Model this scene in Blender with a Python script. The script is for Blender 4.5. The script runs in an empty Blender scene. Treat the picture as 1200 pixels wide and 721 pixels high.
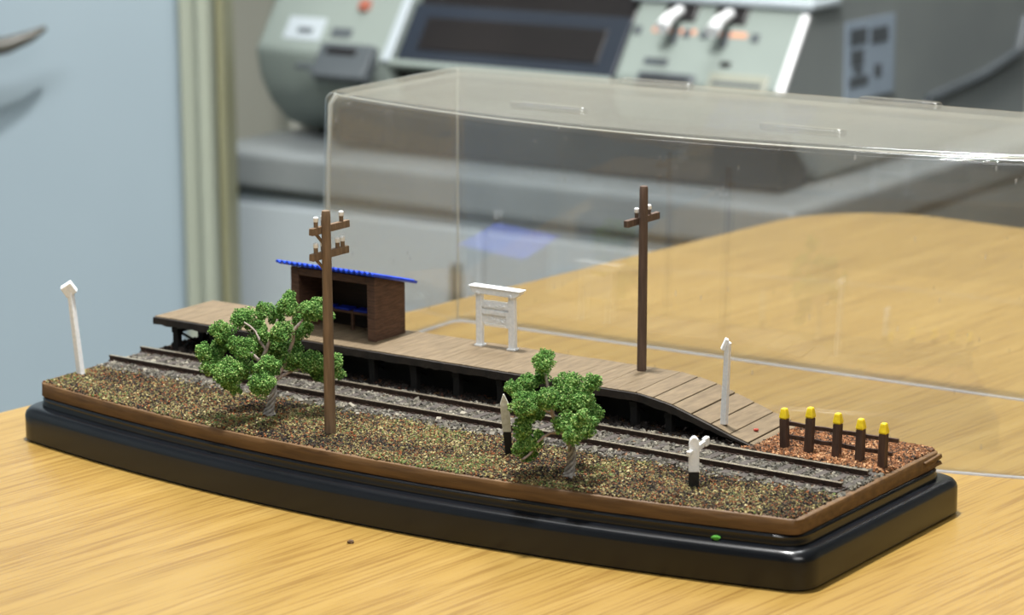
import bpy, bmesh, math, random
import numpy as np
from mathutils import Vector, Matrix, noise
from math import sin, cos, pi, radians, sqrt

S = 0.00096          # model millimetres -> metres (HO gauge track comes out at 16.5 mm)
TZ = 0.74            # table top above the floor (m)
random.seed(7)
RS = np.random.RandomState(11)
sc = bpy.context.scene
COL = sc.collection

# ------------------------------------------------------------------ materials
def hexc(r, g, b):
    f = lambda v: ((v/255)/12.92 if v/255 <= .04045 else ((v/255+.055)/1.055)**2.4)
    return (f(r), f(g), f(b), 1)

def newmat(name):
    m = bpy.data.materials.new(name); m.use_nodes = True
    nt = m.node_tree
    return m, nt, nt.nodes, nt.links, nt.nodes['Principled BSDF']

def ramp(nodes, stops, interp='LINEAR'):
    r = nodes.new('ShaderNodeValToRGB'); cr = r.color_ramp; cr.interpolation = interp
    while len(cr.elements) > 1: cr.elements.remove(cr.elements[-1])
    cr.elements[0].position = stops[0][0]; cr.elements[0].color = stops[0][1]
    for p, c in stops[1:]:
        e = cr.elements.new(p); e.color = c
    return r

def mat(name, c1, c2=None, scale=(300, 300, 300), rough=.6, metal=0, bump=0, bscale=None, detail=4, spec=.5, coat=0):
    m, nt, N, L, b = newmat(name)
    b.inputs['Roughness'].default_value = rough; b.inputs['Metallic'].default_value = metal
    b.inputs['Specular IOR Level'].default_value = spec; b.inputs['Coat Weight'].default_value = coat
    tc = N.new('ShaderNodeTexCoord'); mp = N.new('ShaderNodeMapping')
    mp.inputs['Scale'].default_value = scale
    L.new(tc.outputs['Object'], mp.inputs['Vector'])
    no = N.new('ShaderNodeTexNoise'); no.inputs['Scale'].default_value = 1; no.inputs['Detail'].default_value = detail
    L.new(mp.outputs[0], no.inputs['Vector'])
    if c2 is None: c2 = tuple(min(1, v*1.12) for v in c1[:3])+(1,)
    r = ramp(N, [(.3, c1), (.7, c2)])
    L.new(no.outputs['Fac'], r.inputs[0]); L.new(r.outputs[0], b.inputs['Base Color'])
    if bump:
        bp = N.new('ShaderNodeBump'); bp.inputs['Strength'].default_value = bump; bp.inputs['Distance'].default_value = .0006
        L.new(no.outputs['Fac'], bp.inputs['Height']); L.new(bp.outputs[0], b.inputs['Normal'])
    return m

def granule_mat(name, stops, rough=.8, patch=0, pscale=60, interp='CONSTANT', transl=0):
    """each grain takes its own colour from the ramp, drifting in patches"""
    m, nt, N, L, b = newmat(name)
    b.inputs['Roughness'].default_value = rough; b.inputs['Specular IOR Level'].default_value = .25
    g = N.new('ShaderNodeNewGeometry'); r = ramp(N, stops, interp)
    if patch:
        tc = N.new('ShaderNodeTexCoord'); no = N.new('ShaderNodeTexNoise')
        no.inputs['Scale'].default_value = pscale; no.inputs['Detail'].default_value = 3
        L.new(tc.outputs['Object'], no.inputs['Vector'])
        mr = N.new('ShaderNodeMapRange'); mr.inputs[1].default_value = .3; mr.inputs[2].default_value = .7
        mr.inputs[3].default_value = -patch; mr.inputs[4].default_value = patch
        L.new(no.outputs['Fac'], mr.inputs[0])
        ad = N.new('ShaderNodeMath'); ad.operation = 'ADD'; ad.use_clamp = True
        L.new(g.outputs['Random Per Island'], ad.inputs[0]); L.new(mr.outputs[0], ad.inputs[1])
        L.new(ad.outputs[0], r.inputs[0])
    else:
        L.new(g.outputs['Random Per Island'], r.inputs[0])
    L.new(r.outputs[0], b.inputs['Base Color'])
    return m

M = {}
# oak-look table: grain runs along object X
def table_mat():
    m, nt, N, L, b = newmat('oak_table'); b.inputs['Roughness'].default_value = .32
    b.inputs['Specular IOR Level'].default_value = .45
    tc = N.new('ShaderNodeTexCoord')
    def nz(scale, detail, rot=0):
        mp = N.new('ShaderNodeMapping'); mp.inputs['Scale'].default_value = scale; mp.inputs['Rotation'].default_value = (0, 0, rot)
        n = N.new('ShaderNodeTexNoise'); n.inputs['Scale'].default_value = 1; n.inputs['Detail'].default_value = detail
        L.new(tc.outputs['Object'], mp.inputs[0]); L.new(mp.outputs[0], n.inputs[0]); return n
    a = nz((7, 130, 1), 5, .02); c = nz((24, 800, 1), 4, .03); d = nz((3, 14, 1), 2)
    r1 = ramp(N, [(.25, hexc(156, 125, 63)), (.5, hexc(164, 133, 70)), (.75, hexc(171, 141, 79))])
    L.new(a.outputs[0], r1.inputs[0])
    r2 = ramp(N, [(.36, hexc(178, 152, 120)), (.52, hexc(255, 255, 255))])
    L.new(c.outputs[0], r2.inputs[0])
    mx = N.new('ShaderNodeMix'); mx.data_type = 'RGBA'; mx.blend_type = 'MULTIPLY'; mx.inputs[0].default_value = .5
    L.new(r1.outputs[0], mx.inputs[6]); L.new(r2.outputs[0], mx.inputs[7])
    r3 = ramp(N, [(.3, (.92, .9, .87, 1)), (.7, (1, 1, 1, 1))]); L.new(d.outputs[0], r3.inputs[0])
    m2 = N.new('ShaderNodeMix'); m2.data_type = 'RGBA'; m2.blend_type = 'MULTIPLY'; m2.inputs[0].default_value = 1
    L.new(mx.outputs[2], m2.inputs[6]); L.new(r3.outputs[0], m2.inputs[7])
    L.new(m2.outputs[2], b.inputs['Base Color'])
    bp = N.new('ShaderNodeBump'); bp.inputs['Strength'].default_value = .12; bp.inputs['Distance'].default_value = .0003
    L.new(c.outputs[0], bp.inputs['Height']); L.new(bp.outputs[0], b.inputs['Normal'])
    return m
M['table'] = table_mat()

def acrylic():
    m = bpy.data.materials.new('clear_acrylic'); m.use_nodes = True
    nt = m.node_tree; N = nt.nodes; L = nt.links
    for n in list(N): N.remove(n)
    out = N.new('ShaderNodeOutputMaterial')
    g = N.new('ShaderNodeNewGeometry')
    dt = N.new('ShaderNodeVectorMath'); dt.operation = 'DOT_PRODUCT'
    L.new(g.outputs['Normal'], dt.inputs[0]); L.new(g.outputs['Incoming'], dt.inputs[1])
    ab = N.new('ShaderNodeMath'); ab.operation = 'ABSOLUTE'; L.new(dt.outputs['Value'], ab.inputs[0])
    om = N.new('ShaderNodeMath'); om.operation = 'SUBTRACT'; om.inputs[0].default_value = 1; L.new(ab.outputs[0], om.inputs[1])
    pw = N.new('ShaderNodeMath'); pw.operation = 'POWER'; pw.inputs[1].default_value = 5; L.new(om.outputs[0], pw.inputs[0])
    ma = N.new('ShaderNodeMath'); ma.operation = 'MULTIPLY_ADD'; ma.inputs[1].default_value = .85; ma.inputs[2].default_value = .062
    L.new(pw.outputs[0], ma.inputs[0])
    tr = N.new('ShaderNodeBsdfTransparent'); tr.inputs[0].default_value = (.95, .955, .955, 1)
    gl = N.new('ShaderNodeBsdfGlossy'); gl.inputs['Roughness'].default_value = .012; gl.inputs[0].default_value = (1, 1, 1, 1)
    df = N.new('ShaderNodeBsdfDiffuse'); df.inputs[0].default_value = (.75, .75, .73, 1)
    # faint haze painted in for room reflections, with dusty specks
    tc = N.new('ShaderNodeTexCoord'); no = N.new('ShaderNodeTexNoise'); no.inputs['Scale'].default_value = 14; no.inputs['Detail'].default_value = 6
    L.new(tc.outputs['Object'], no.inputs[0])
    mr = N.new('ShaderNodeMapRange'); mr.inputs[1].default_value = .35; mr.inputs[2].default_value = .75
    mr.inputs[3].default_value = .012; mr.inputs[4].default_value = .04
    L.new(no.outputs[0], mr.inputs[0])
    mp = N.new('ShaderNodeMapping'); mp.inputs['Scale'].default_value = (700, 700, 300); L.new(tc.outputs['Object'], mp.inputs[0])
    vo = N.new('ShaderNodeTexVoronoi'); vo.inputs['Scale'].default_value = .18; L.new(mp.outputs[0], vo.inputs[0])
    lt = N.new('ShaderNodeMath'); lt.operation = 'LESS_THAN'; lt.inputs[1].default_value = .06; L.new(vo.outputs['Distance'], lt.inputs[0])
    sp = N.new('ShaderNodeMath'); sp.operation = 'MULTIPLY'; sp.inputs[1].default_value = .2; L.new(lt.outputs[0], sp.inputs[0])
    hz = N.new('ShaderNodeMath'); hz.operation = 'ADD'; hz.use_clamp = True; L.new(mr.outputs[0], hz.inputs[0]); L.new(sp.outputs[0], hz.inputs[1])
    m1 = N.new('ShaderNodeMixShader'); L.new(hz.outputs[0], m1.inputs[0]); L.new(tr.outputs[0], m1.inputs[1]); L.new(df.outputs[0], m1.inputs[2])
    m2 = N.new('ShaderNodeMixShader'); L.new(ma.outputs[0], m2.inputs[0]); L.new(m1.outputs[0], m2.inputs[1]); L.new(gl.outputs[0], m2.inputs[2])
    L.new(m2.outputs[0], out.inputs['Surface'])
    return m
M['acrylic'] = acrylic()
M['acrylic_rim'] = _rim = mat('lit_acrylic_rim', hexc(225, 228, 238), hexc(245, 246, 250), rough=.25)  # white paints the light caught along the cover's bottom rim

_rim.node_tree.nodes['Principled BSDF'].inputs['Alpha'].default_value = .55
M['black_plastic'] = mat('gloss_black_plastic', hexc(14, 16, 20), hexc(20, 22, 27), (40, 40, 40), rough=.22, bump=.02, spec=.5)
M['board_wood'] = mat('brown_painted_board', hexc(82, 58, 32), hexc(112, 82, 46), (60, 300, 600), rough=.62, bump=.35)
M['soil'] = mat('brown_soil', hexc(50, 40, 30), hexc(92, 72, 50), (900, 900, 900), rough=.9, bump=.6)
M['deck'] = mat('taupe_painted_decking', hexc(102, 87, 66), hexc(126, 109, 84), (700, 110, 700), rough=.75, bump=.4)
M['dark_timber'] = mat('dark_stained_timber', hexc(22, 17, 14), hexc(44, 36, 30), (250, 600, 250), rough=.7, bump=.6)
M['shade_timber'] = mat('shade_blackened_timber', hexc(9, 8, 8), hexc(17, 15, 14), (300, 300, 300), rough=.8, bump=.4)  # shade under the platform is put into this near-black colour
M['brown_plank'] = mat('brown_plank', hexc(70, 48, 36), hexc(104, 74, 56), (220, 220, 1400), rough=.7, bump=.7)
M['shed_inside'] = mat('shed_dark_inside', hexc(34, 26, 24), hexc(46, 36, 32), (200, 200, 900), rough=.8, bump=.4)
M['pole_wood'] = mat('brown_pole_wood', hexc(104, 84, 64), hexc(136, 112, 88), (900, 900, 90), rough=.7, bump=.5)
M['pole_dark'] = mat('dark_brown_pole_wood', hexc(78, 62, 52), hexc(104, 84, 72), (900, 900, 90), rough=.7, bump=.5)
M['fence_wood'] = mat('dark_brown_fence_wood', hexc(62, 44, 36), hexc(88, 64, 50), (900, 900, 140), rough=.7, bump=.5)
M['yellow'] = mat('yellow_paint', hexc(225, 192, 20), hexc(246, 218, 40), (600, 600, 600), rough=.5, bump=.3)
M['white_paint'] = mat('white_paint', hexc(232, 236, 240), hexc(250, 251, 252), (900, 900, 900), rough=.5, bump=.35)
M['aged_white'] = mat('aged_white_paint', hexc(190, 188, 172), hexc(226, 226, 216), (700, 700, 700), rough=.5, bump=.35)
M['black_paint'] = mat('black_paint', hexc(10, 10, 10), hexc(22, 21, 20), (900, 900, 900), rough=.6, bump=.3)
M['blue_roof'] = mat('bright_blue_roof', hexc(16, 62, 205), hexc(30, 84, 232), (200, 200, 200), rough=.38)
M['blue_seat'] = mat('blue_seat_paint', hexc(10, 40, 150), hexc(18, 56, 190), (200, 200, 200), rough=.5)
M['insulator'] = mat('white_insulator', hexc(224, 226, 228), hexc(245, 245, 245), (900, 900, 900), rough=.2)
M['rail_side'] = mat('rusty_rail', hexc(44, 32, 27), hexc(76, 56, 46), (900, 900, 900), rough=.5, metal=.2, bump=.2)
M['rail_top'] = mat('worn_rail_head', hexc(120, 112, 98), hexc(176, 166, 146), (900, 900, 900), rough=.35, metal=.6)
M['sleeper'] = mat('weathered_sleeper', hexc(52, 46, 42), hexc(86, 78, 72), (600, 900, 900), rough=.8, bump=.5)
M['bark'] = mat('twisted_grey_bark', hexc(124, 118, 114), hexc(196, 190, 184), (700, 700, 700), rough=.5, bump=.3)
M['twig'] = mat('pale_twig', hexc(142, 126, 120), hexc(184, 168, 162), (700, 700, 700), rough=.5, bump=.3)
H = hexc
M['turf'] = granule_mat('turf_granules', [(0, H(34, 31, 30)), (.2, H(70, 58, 46)), (.33, H(118, 82, 54)), (.43, H(142, 84, 50)), (.5, H(66, 58, 46)), (.58, H(106, 100, 68)),
    (.68, H(134, 124, 78)), (.78, H(52, 48, 42)), (.84, H(160, 148, 100)), (.93, H(190, 178, 132)), (.985, H(100, 118, 66))], patch=.3, pscale=42)
M['rust'] = granule_mat('rust_granules', [(0, H(62, 48, 38)), (.2, H(124, 84, 56)), (.5, H(152, 104, 68)), (.78, H(98, 74, 58)), (.88, H(190, 148, 108))], patch=.15, pscale=60)
M['ballast'] = granule_mat('ballast_stones', [(0, H(70, 68, 62)), (.25, H(106, 102, 92)), (.5, H(126, 121, 110)), (.75, H(88, 85, 78)), (.9, H(150, 144, 130)), (.985, H(128, 96, 74))])
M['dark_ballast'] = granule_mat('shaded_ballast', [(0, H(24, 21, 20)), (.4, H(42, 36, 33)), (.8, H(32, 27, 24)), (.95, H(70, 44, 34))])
M['foliage'] = granule_mat('foliage_flock', [(0, H(50, 88, 38)), (.25, H(74, 118, 50)), (.55, H(98, 144, 68)), (.8, H(130, 174, 92)), (.95, H(178, 204, 128))], rough=.75, interp='LINEAR', patch=.12, pscale=160)
# room
M['door_paint'] = mat('blue_grey_paint', hexc(150, 166, 175), hexc(160, 176, 184), (3, 3, 2), rough=.45)
M['cream_frame'] = mat('cream_frame_paint', hexc(146, 152, 136), hexc(158, 164, 148), (6, 6, 2), rough=.5)
M['olive_seal'] = mat('olive_seal', hexc(128, 127, 96), hexc(138, 137, 108), (6, 6, 6), rough=.6)
M['wall_paint'] = mat('beige_wall_paint', hexc(190, 189, 176), hexc(200, 199, 186), (3, 3, 3), rough=.8)
M['floor'] = mat('grey_floor_lino', hexc(140, 144, 144), hexc(160, 162, 160), (12, 12, 12), rough=.4)
M['ceil'] = mat('ceiling_white', hexc(200, 202, 198), hexc(214, 214, 210), (4, 4, 4), rough=.8)
M['machine'] = mat('grey_green_casing', hexc(136, 146, 140), hexc(146, 156, 150), (10, 10, 10), rough=.38)
M['machine_low'] = mat('beige_casing', hexc(140, 142, 128), hexc(156, 158, 144), (10, 10, 10), rough=.4)
M['machine_side'] = mat('dark_grey_casing', hexc(124, 130, 130), hexc(138, 144, 142), (10, 10, 10), rough=.45)
M['glassdark'] = mat('dark_display_window', hexc(40, 46, 56), hexc(48, 54, 64), (10, 10, 10), rough=.18)
M['nearblack'] = mat('near_black_panel', hexc(26, 24, 26), hexc(34, 31, 32), (10, 10, 10), rough=.35)
M['slotgrey'] = mat('dark_grey_slot', hexc(74, 80, 84), hexc(92, 98, 102), (10, 10, 10), rough=.4)
M['orange'] = mat('orange_marking', hexc(214, 150, 118), hexc(222, 164, 132), (10, 10, 10), rough=.5)
M['redbtn'] = mat('red_brown_button', hexc(150, 84, 66), hexc(164, 96, 78), (10, 10, 10), rough=.4)
M['bench'] = mat('grey_stone_top', hexc(112, 118, 120), hexc(132, 137, 138), (14, 14, 14), rough=.45)
M['cabinet'] = mat('pale_cabinet', hexc(172, 182, 188), hexc(182, 191, 196), (5, 5, 5), rough=.5)
M['steel'] = mat('brushed_steel', hexc(110, 108, 98), hexc(140, 138, 128), (40, 40, 40), rough=.35, metal=.7)
M['paper'] = mat('blue_white_paper', hexc(136, 150, 164), hexc(152, 166, 180), (14, 14, 14), rough=.7)
M['green_crumb'] = mat('green_crumb', hexc(52, 120, 30), hexc(80, 150, 44), rough=.8)
M['brown_crumb'] = mat('brown_crumb', hexc(84, 64, 44), hexc(110, 86, 60), rough=.8)
M['red_crumb'] = mat('red_crumb', hexc(150, 50, 36), hexc(170, 66, 48), rough=.8)

# ------------------------------------------------------------------ mesh builder (in model mm)
class MB:
    def __init__(s): s.v = []; s.f = []; s.mi = []
    def add(s, vs, fs, mi=0):
        b = len(s.v); s.v += [tuple(v) for v in vs]
        for f in fs: s.f.append(tuple(i+b for i in f)); s.mi.append(mi)
        return s
    def box(s, x0, x1, y0, y1, z0, z1, mi=0, mt=None, jit=0):
        vs = [Vector((x, y, z)) for x in (x0, x1) for y in (y0, y1) for z in (z0, z1)]
        if jit: vs = [v+Vector([random.uniform(-jit, jit) for _ in range(3)]) for v in vs]
        if mt: vs = [mt @ v for v in vs]
        return s.add(vs, [(0, 1, 3, 2), (4, 6, 7, 5), (0, 4, 5, 1), (2, 3, 7, 6), (0, 2, 6, 4), (1, 5, 7, 3)], mi)
    def rings(s, rings, mi=0, cap=True, closed=True, mis=None):
        n = len(rings[0]); vs = [v for r in rings for v in r]; fs = []; ms = []
        for k in range(len(rings)-1):
            for i in range(n if closed else n-1):
                j = (i+1) % n
                fs.append((k*n+i, k*n+j, (k+1)*n+j, (k+1)*n+i)); ms.append(mis[k] if mis else mi)
        if cap:
            fs.append(tuple(range(n))[::-1]); ms.append(mi); fs.append(tuple(range((len(rings)-1)*n, len(rings)*n))); ms.append(mi)
        b = len(s.v); s.v += [tuple(v) for v in vs]
        for f, m_ in zip(fs, ms): s.f.append(tuple(i+b for i in f)); s.mi.append(m_)
        return s
    def tube(s, pts, rad, n=10, mi=0):
        pts = [Vector(p) for p in pts]
        if not isinstance(rad, (list, tuple)): rad = [rad]*len(pts)
        rings = []; prev = None
        for i, p in enumerate(pts):
            d = (pts[min(i+1, len(pts)-1)]-pts[max(i-1, 0)]).normalized()
            if prev is None:
                a = d.orthogonal().normalized()
            else:
                a = (prev-d*prev.dot(d)).normalized()
            prev = a; b = d.cross(a)
            rings.append([p+(a*cos(2*pi*k/n)+b*sin(2*pi*k/n))*rad[i] for k in range(n)])
        return s.rings(rings, mi)
    def lathe(s, prof, c=(0, 0), n=16, mi=0):
        rings = [[(c[0]+r*cos(2*pi*k/n), c[1]+r*sin(2*pi*k/n), z) for k in range(n)] for r, z in prof]
        return s.rings(rings, mi)
    def prism(s, poly, mapf, t0, t1, mi=0):
        return s.rings([[mapf(a, b, t0) for a, b in poly], [mapf(a, b, t1) for a, b in poly]], mi)
    def blob(s, c, r, sq=(1, 1, 1), mi=0, lump=.25):
        bm = bmesh.new(); bmesh.ops.create_icosphere(bm, subdivisions=2, radius=1)
        off = Vector((random.random()*50, 3, 9))
        vs = []
        for v in bm.verts:
            k = r*(1+lump*noise.noise(v.co*1.7+off)); vs.append((c[0]+v.co.x*k*sq[0], c[1]+v.co.y*k*sq[1], c[2]+v.co.z*k*sq[2]))
        fs = [tuple(q.index for q in f.verts) for f in bm.faces]; bm.free()
        return s.add(vs, fs, mi)
    def build(s, name, mats, parent=None, bevel=0, seg=2, smooth=35, loc=None, rotz=0, recalc=True):
        me = bpy.data.meshes.new(name)
        me.from_pydata([(v[0]*S, v[1]*S, v[2]*S) for v in s.v], [], s.f)
        if not isinstance(mats, (list, tuple)): mats = [mats]
        for m_ in mats: me.materials.append(m_)
        me.polygons.foreach_set('material_index', s.mi)
        bm = bmesh.new(); bm.from_mesh(me)
        if recalc: bmesh.ops.recalc_face_normals(bm, faces=bm.faces)
        if smooth:
            for f in bm.faces: f.smooth = True
            a = radians(smooth)
            for e in bm.edges:
                if len(e.link_faces) == 2 and e.calc_face_angle(0) > a: e.smooth = False
        bm.to_mesh(me); bm.free()
        o = bpy.data.objects.new(name, me); COL.objects.link(o)
        if bevel:
            md = o.modifiers.new('soft_edges', 'BEVEL'); md.width = bevel*S; md.segments = seg; md.limit_method = 'ANGLE'; md.angle_limit = radians(40)
        if parent: o.parent = parent
        if loc is not None: o.location = loc
        if rotz: o.rotation_euler = (0, 0, rotz)
        return o

def tag(o, label, cat, group=None, kind=None):
    if label: o['label'] = label
    if cat: o['category'] = cat
    if group: o['group'] = group
    if kind: o['kind'] = kind
    return o
def thing(name, label, cat, loc, rotz=0, group=None):
    o = bpy.data.objects.new(name, None); o.empty_display_size = .01; COL.objects.link(o)
    o.location = loc; o.rotation_euler = (0, 0, rotz)
    return tag(o, label, cat, group)
def struct(o): o['kind'] = 'structure'; return o
def wl(x, y, z): return Vector((x*S, y*S, z*S+TZ))

# frame of the diorama: x along its length, y towards its straight back edge
BX, BY, BPHI = -46.4174, 906.4628, -.6086
def dio(x, y, z):
    c, s_ = cos(BPHI), sin(BPHI)
    return wl(BX+c*x-s_*y, BY+s_*x+c*y, z)
LEN, WID, SAG = 330., 107.2, 18.3

def outline(Lx, x_in, y0, y1, sag, r, inset=0, narc=40, nr=6):
    """footprint with a bowed front and rounded corners; inset shrinks it"""
    h = Lx/2-x_in-inset
    fr = [(t, y0+inset-sag*(1-(2*t/(Lx-2*x_in))**2)) for t in np.linspace(-h, h, narc)]
    P = fr+[(h, y1-inset), (-h, y1-inset)]
    n = len(P); out = []
    cor = {0, narc-1, narc, narc+1}
    for i, p in enumerate(P):
        if i in cor:
            a = Vector(P[i-1]); b = Vector(p); c = Vector(P[(i+1) % n])
            # neighbour on the arc may be close: use the direction only
            ra = b+(a-b).normalized()*r; rb = b+(c-b).normalized()*r
            for k in range(nr+1):
                t = k/nr; q = ra*(1-t)**2+b*2*t*(1-t)+rb*t*t; out.append((q.x, q.y))
        else:
            if any((Vector(p)-Vector(P[j])).length < r*1.02 for j in cor): p = None
            out.append(p)
    # fill skipped points so that all rings have one count
    res = []
    for i, p in enumerate(out):
        if p is None:
            a = i
            while out[a % len(out)] is None: a -= 1
            b = i
            while out[b % len(out)] is None: b += 1
            A, B_ = Vector(out[a % len(out)]), Vector(out[b % len(out)]); t = (i-a)/(b-a); q = A.lerp(B_, t); res.append((q.x, q.y))
        else: res.append((float(p[0]), float(p[1])))
    return res

# ------------------------------------------------------------------ room shell
def A2(px, py, pz): return wl(px, py, pz)
FL = -TZ/S
def rbox(name, x0, x1, y0, y1, z0, z1, m, **k):
    mb = MB().box(x0, x1, y0, y1, z0, z1); return mb.build(name, m, loc=(0, 0, TZ), **k)
struct(rbox('floor', -3200, 3200, -2600, 3300, FL-30, FL, M['floor'], smooth=0))
struct(rbox('ceiling', -3200, 3200, -2600, 3300, 1950, 1980, M['ceil'], smooth=0))
struct(rbox('wall_back', -3200, 3200, 3200, 3300, FL, 1950, M['wall_paint'], smooth=0))
struct(rbox('wall_left', -1900, -1800, -2600, 3300, FL, 1950, M['door_paint'], smooth=0))
struct(rbox('wall_right', 3200, 3300, -2600, 3300, FL, 1950, M['wall_paint'], smooth=0))
struct(rbox('wall_front', -3200, 3200, -2700, -2600, FL, 1950, M['wall_paint'], smooth=0))
# the blue-grey door at the left with its cream frame
door = struct(rbox('door_1', -1150, -252, 2150, 2190, FL+8, 1150, M['door_paint'], bevel=3))
hb = MB()
hp = [(-470, 2098, 10), (-425, 2096, 8), (-396, 2096, 9), (-377, 2098, 12), (-360, 2102, 18), (-349, 2106, 24)]
hb.tube([(-470, 2150, 12), (-470, 2120, 12), (-470, 2098, 10)], [11, 8, 8], 12)
hb.tube([(x, y, z) for x, y, z in hp], [10, 9, 8, 6.5, 4.5, 2], 12)
M['dark_metal'] = mat('dark_grey_metal', hexc(70, 68, 60), hexc(92, 90, 82), rough=.35)
hd = hb.build('door_handle', M['dark_metal']); hd.parent = door
pr = MB().box(-1150, -330, 2138, 2150, 38, 60).build('push_rail', M['door_paint'], parent=door)
bpy.data.objects.remove(pr)
fr = MB(); fr.box(-250, -236, 2110, 2200, FL, 1190); a = fr.build('trim_1', M['cream_frame'], loc=(0, 0, TZ), bevel=2); struct(a)
fr = MB(); fr.box(-235, -224, 2085, 2200, FL, 1190); a = fr.build('trim_2', M['cream_frame'], loc=(0, 0, TZ), bevel=3); struct(a)
fr = MB(); fr.box(-223.5, -217, 2120, 2200, FL, 1190); a = fr.build('trim_3', M['olive_seal'], loc=(0, 0, TZ), bevel=2); struct(a)
fr = MB(); fr.box(-216, 900, 2720, 2760, FL, 1190); a = fr.build('wall_partition', M['wall_paint'], loc=(0, 0, TZ), smooth=0); struct(a)

# ------------------------------------------------------------------ table (object X runs along the grain)
TA = math.atan2(378, 324)
ca, sa = cos(TA), sin(TA)
# corner of the table top (world mm) is near (176, 1468); local x along the left edge, local y towards the left edge
def tab_poly():
    L0, W0, r = 1500, 760, 62
    P = []
    def arcp(cx, cy, a0, a1):
        for k in range(13):
            a = a0+(a1-a0)*k/12; P.append((cx+r*cos(a), cy+r*sin(a)))
    arcp(-r, -r, pi/2, 0); arcp(-r, -W0+r, 0, -pi/2); arcp(-L0+r, -W0+r, -pi/2, -pi); arcp(-L0+r, -r, pi, pi/2)
    return P[::-1]
tp = tab_poly()
tab = thing('table', 'large oak veneer table with rounded corner under the model railway and clear cover', 'table', wl(176, 1474, FL), TA)
# keep the table frame at the floor; parts are lifted
h0 = -FL
tb = MB(); tb.rings([[(x*(1), y*(1), h0+z) for x, y in tp] for z in (-26, -1.2)]+[[(x*.9985, y*.9985-.6, h0) for x, y in tp]], 0)
tb.build('tabletop', M['table'], tab, smooth=30)
for lx, ly in ((-110, -110), (-1390, -110), (-1390, -650), (-110, -650)):
    MB().tube([(lx, ly, 0), (lx, ly, h0-26)], 22, 20).build('leg', M['steel'], tab)

# ------------------------------------------------------------------ display base
root = thing('display_plinth', 'glossy black stepped plastic display plinth with a bowed front carrying the model railway', 'display plinth', dio(0, 0, 0), BPHI)
mb = MB()
prof = [(1.2, 0), (1.2, .7), (0, .8), (0, 9.3), (.3, 10.6), (1.1, 11.8), (2.3, 12.5), (3.6, 12.7), (4.6, 12.7)]
mb.rings([[(x, y, z) for x, y in outline(LEN, 0, 0, WID, SAG, 7.5, i)] for i, z in prof])
mb.build('lower_tier', M['black_plastic'], root, smooth=40)
mb = MB()
prof = [(5.4, 12.5), (5.0, 12.7), (5.0, 13.8), (5.3, 14.6), (5.2, 15.4), (5.8, 16.1), (7, 16.3), (10, 16.3)]
mb.rings([[(x, y, z) for x, y in outline(LEN, 0, 0, WID, SAG, 7+i*.2, i)] for i, z in prof])
mb.build('upper_tier', M['black_plastic'], root, smooth=40)

# ------------------------------------------------------------------ ground board
def gz(x, y):
    return 21.4+.35*noise.noise(Vector((x*.06, y*.06, 3)))+.15*noise.noise(Vector((x*.3, y*.3, 8)))
def front_y(x, i=6): return i-SAG*(1-(2*x/LEN)**2)
brd = thing('ground_board', 'brown painted wooden board edged round the model landscape on the black base', 'model board', dio(0, 0, 16.3), BPHI)
mb = MB()
nr = []
for i, z in [(6.1, 0), (6, .2), (6.05, 2.4), (6.0, 4.75), (6.2, 4.95), (7.6, 5.1)]:
    ring = []
    for x, y in outline(LEN, 0, 0, WID, SAG, 4, i):
        w = .28*noise.noise(Vector((x*.05, y*.05, z*.3)))+.15*noise.noise(Vector((x*.4, y*.4, z)))
        ring.append((x+(w if abs(x) > 150 else 0), y+w, z+(.25*noise.noise(Vector((x*.04, y*.04, 1))) if z > 3 else 0)))
    nr.append(ring)
mb.rings(nr)
mb.build('board', M['board_wood'], brd, smooth=50)
mb = MB()   # splintered back right corner
for k, (dx, dy, z0, z1, ln) in enumerate([(-1.2, 0, 1.9, 3.0, 9), (-.6, -1.5, 3.3, 4.1, 7), (-1.6, .4, .2, 1.4, 6)]):
    mb.box(156+dx, 160.5+dx, 97-ln+dy, 101.5+dy, z0, z1, jit=.5)
mb.build('splinter', M['board_wood'], brd, bevel=.3)
# soil surface as a grid clipped to the board
mb = MB(); nx, ny = 150, 50; vs = []; fs = []
for i in range(nx+1):
    x = -157.2+314.4*i/nx; y0 = front_y(x, 7.2); y1 = 99.5
    for j in range(ny+1):
        y = y0+(y1-y0)*j/ny
        z = gz(x, y)-16.3
        if 45 < y < 60: z += 0
        vs.append((x, y, z))
for i in range(nx):
    for j in range(ny):
        a = i*(ny+1)+j; fs.append((a, a+ny+1, a+ny+2, a+1))
mb.add(vs, fs); mb.build('soil_surface', M['soil'], brd, smooth=60)

# ------------------------------------------------------------------ granules (numpy meshes)
OCT_V = np.array([(1, 0, 0), (-1, 0, 0), (0, 1, 0), (0, -1, 0), (0, 0, 1), (0, 0, -1)], float)
OCT_F = np.array([(0, 2, 4), (2, 1, 4), (1, 3, 4), (3, 0, 4), (2, 0, 5), (1, 2, 5), (3, 1, 5), (0, 3, 5)])
def ico():
    bm = bmesh.new(); bmesh.ops.create_icosphere(bm, subdivisions=1, radius=1)
    v = np.array([q.co[:] for q in bm.verts]); f = np.array([[q.index for q in t.verts] for t in bm.faces]); bm.free(); return v, f
ICO_V, ICO_F = ico()
CUB_V = np.array([(x, y, z) for x in (-1, 1) for y in (-1, 1) for z in (-1, 1)], float)*.75
CUB_F = np.array([(0, 1, 3), (0, 3, 2), (4, 6, 7), (4, 7, 5), (0, 4, 5), (0, 5, 1), (2, 3, 7), (2, 7, 6), (0, 2, 6), (0, 6, 4), (1, 5, 7), (1, 7, 3)])
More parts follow.
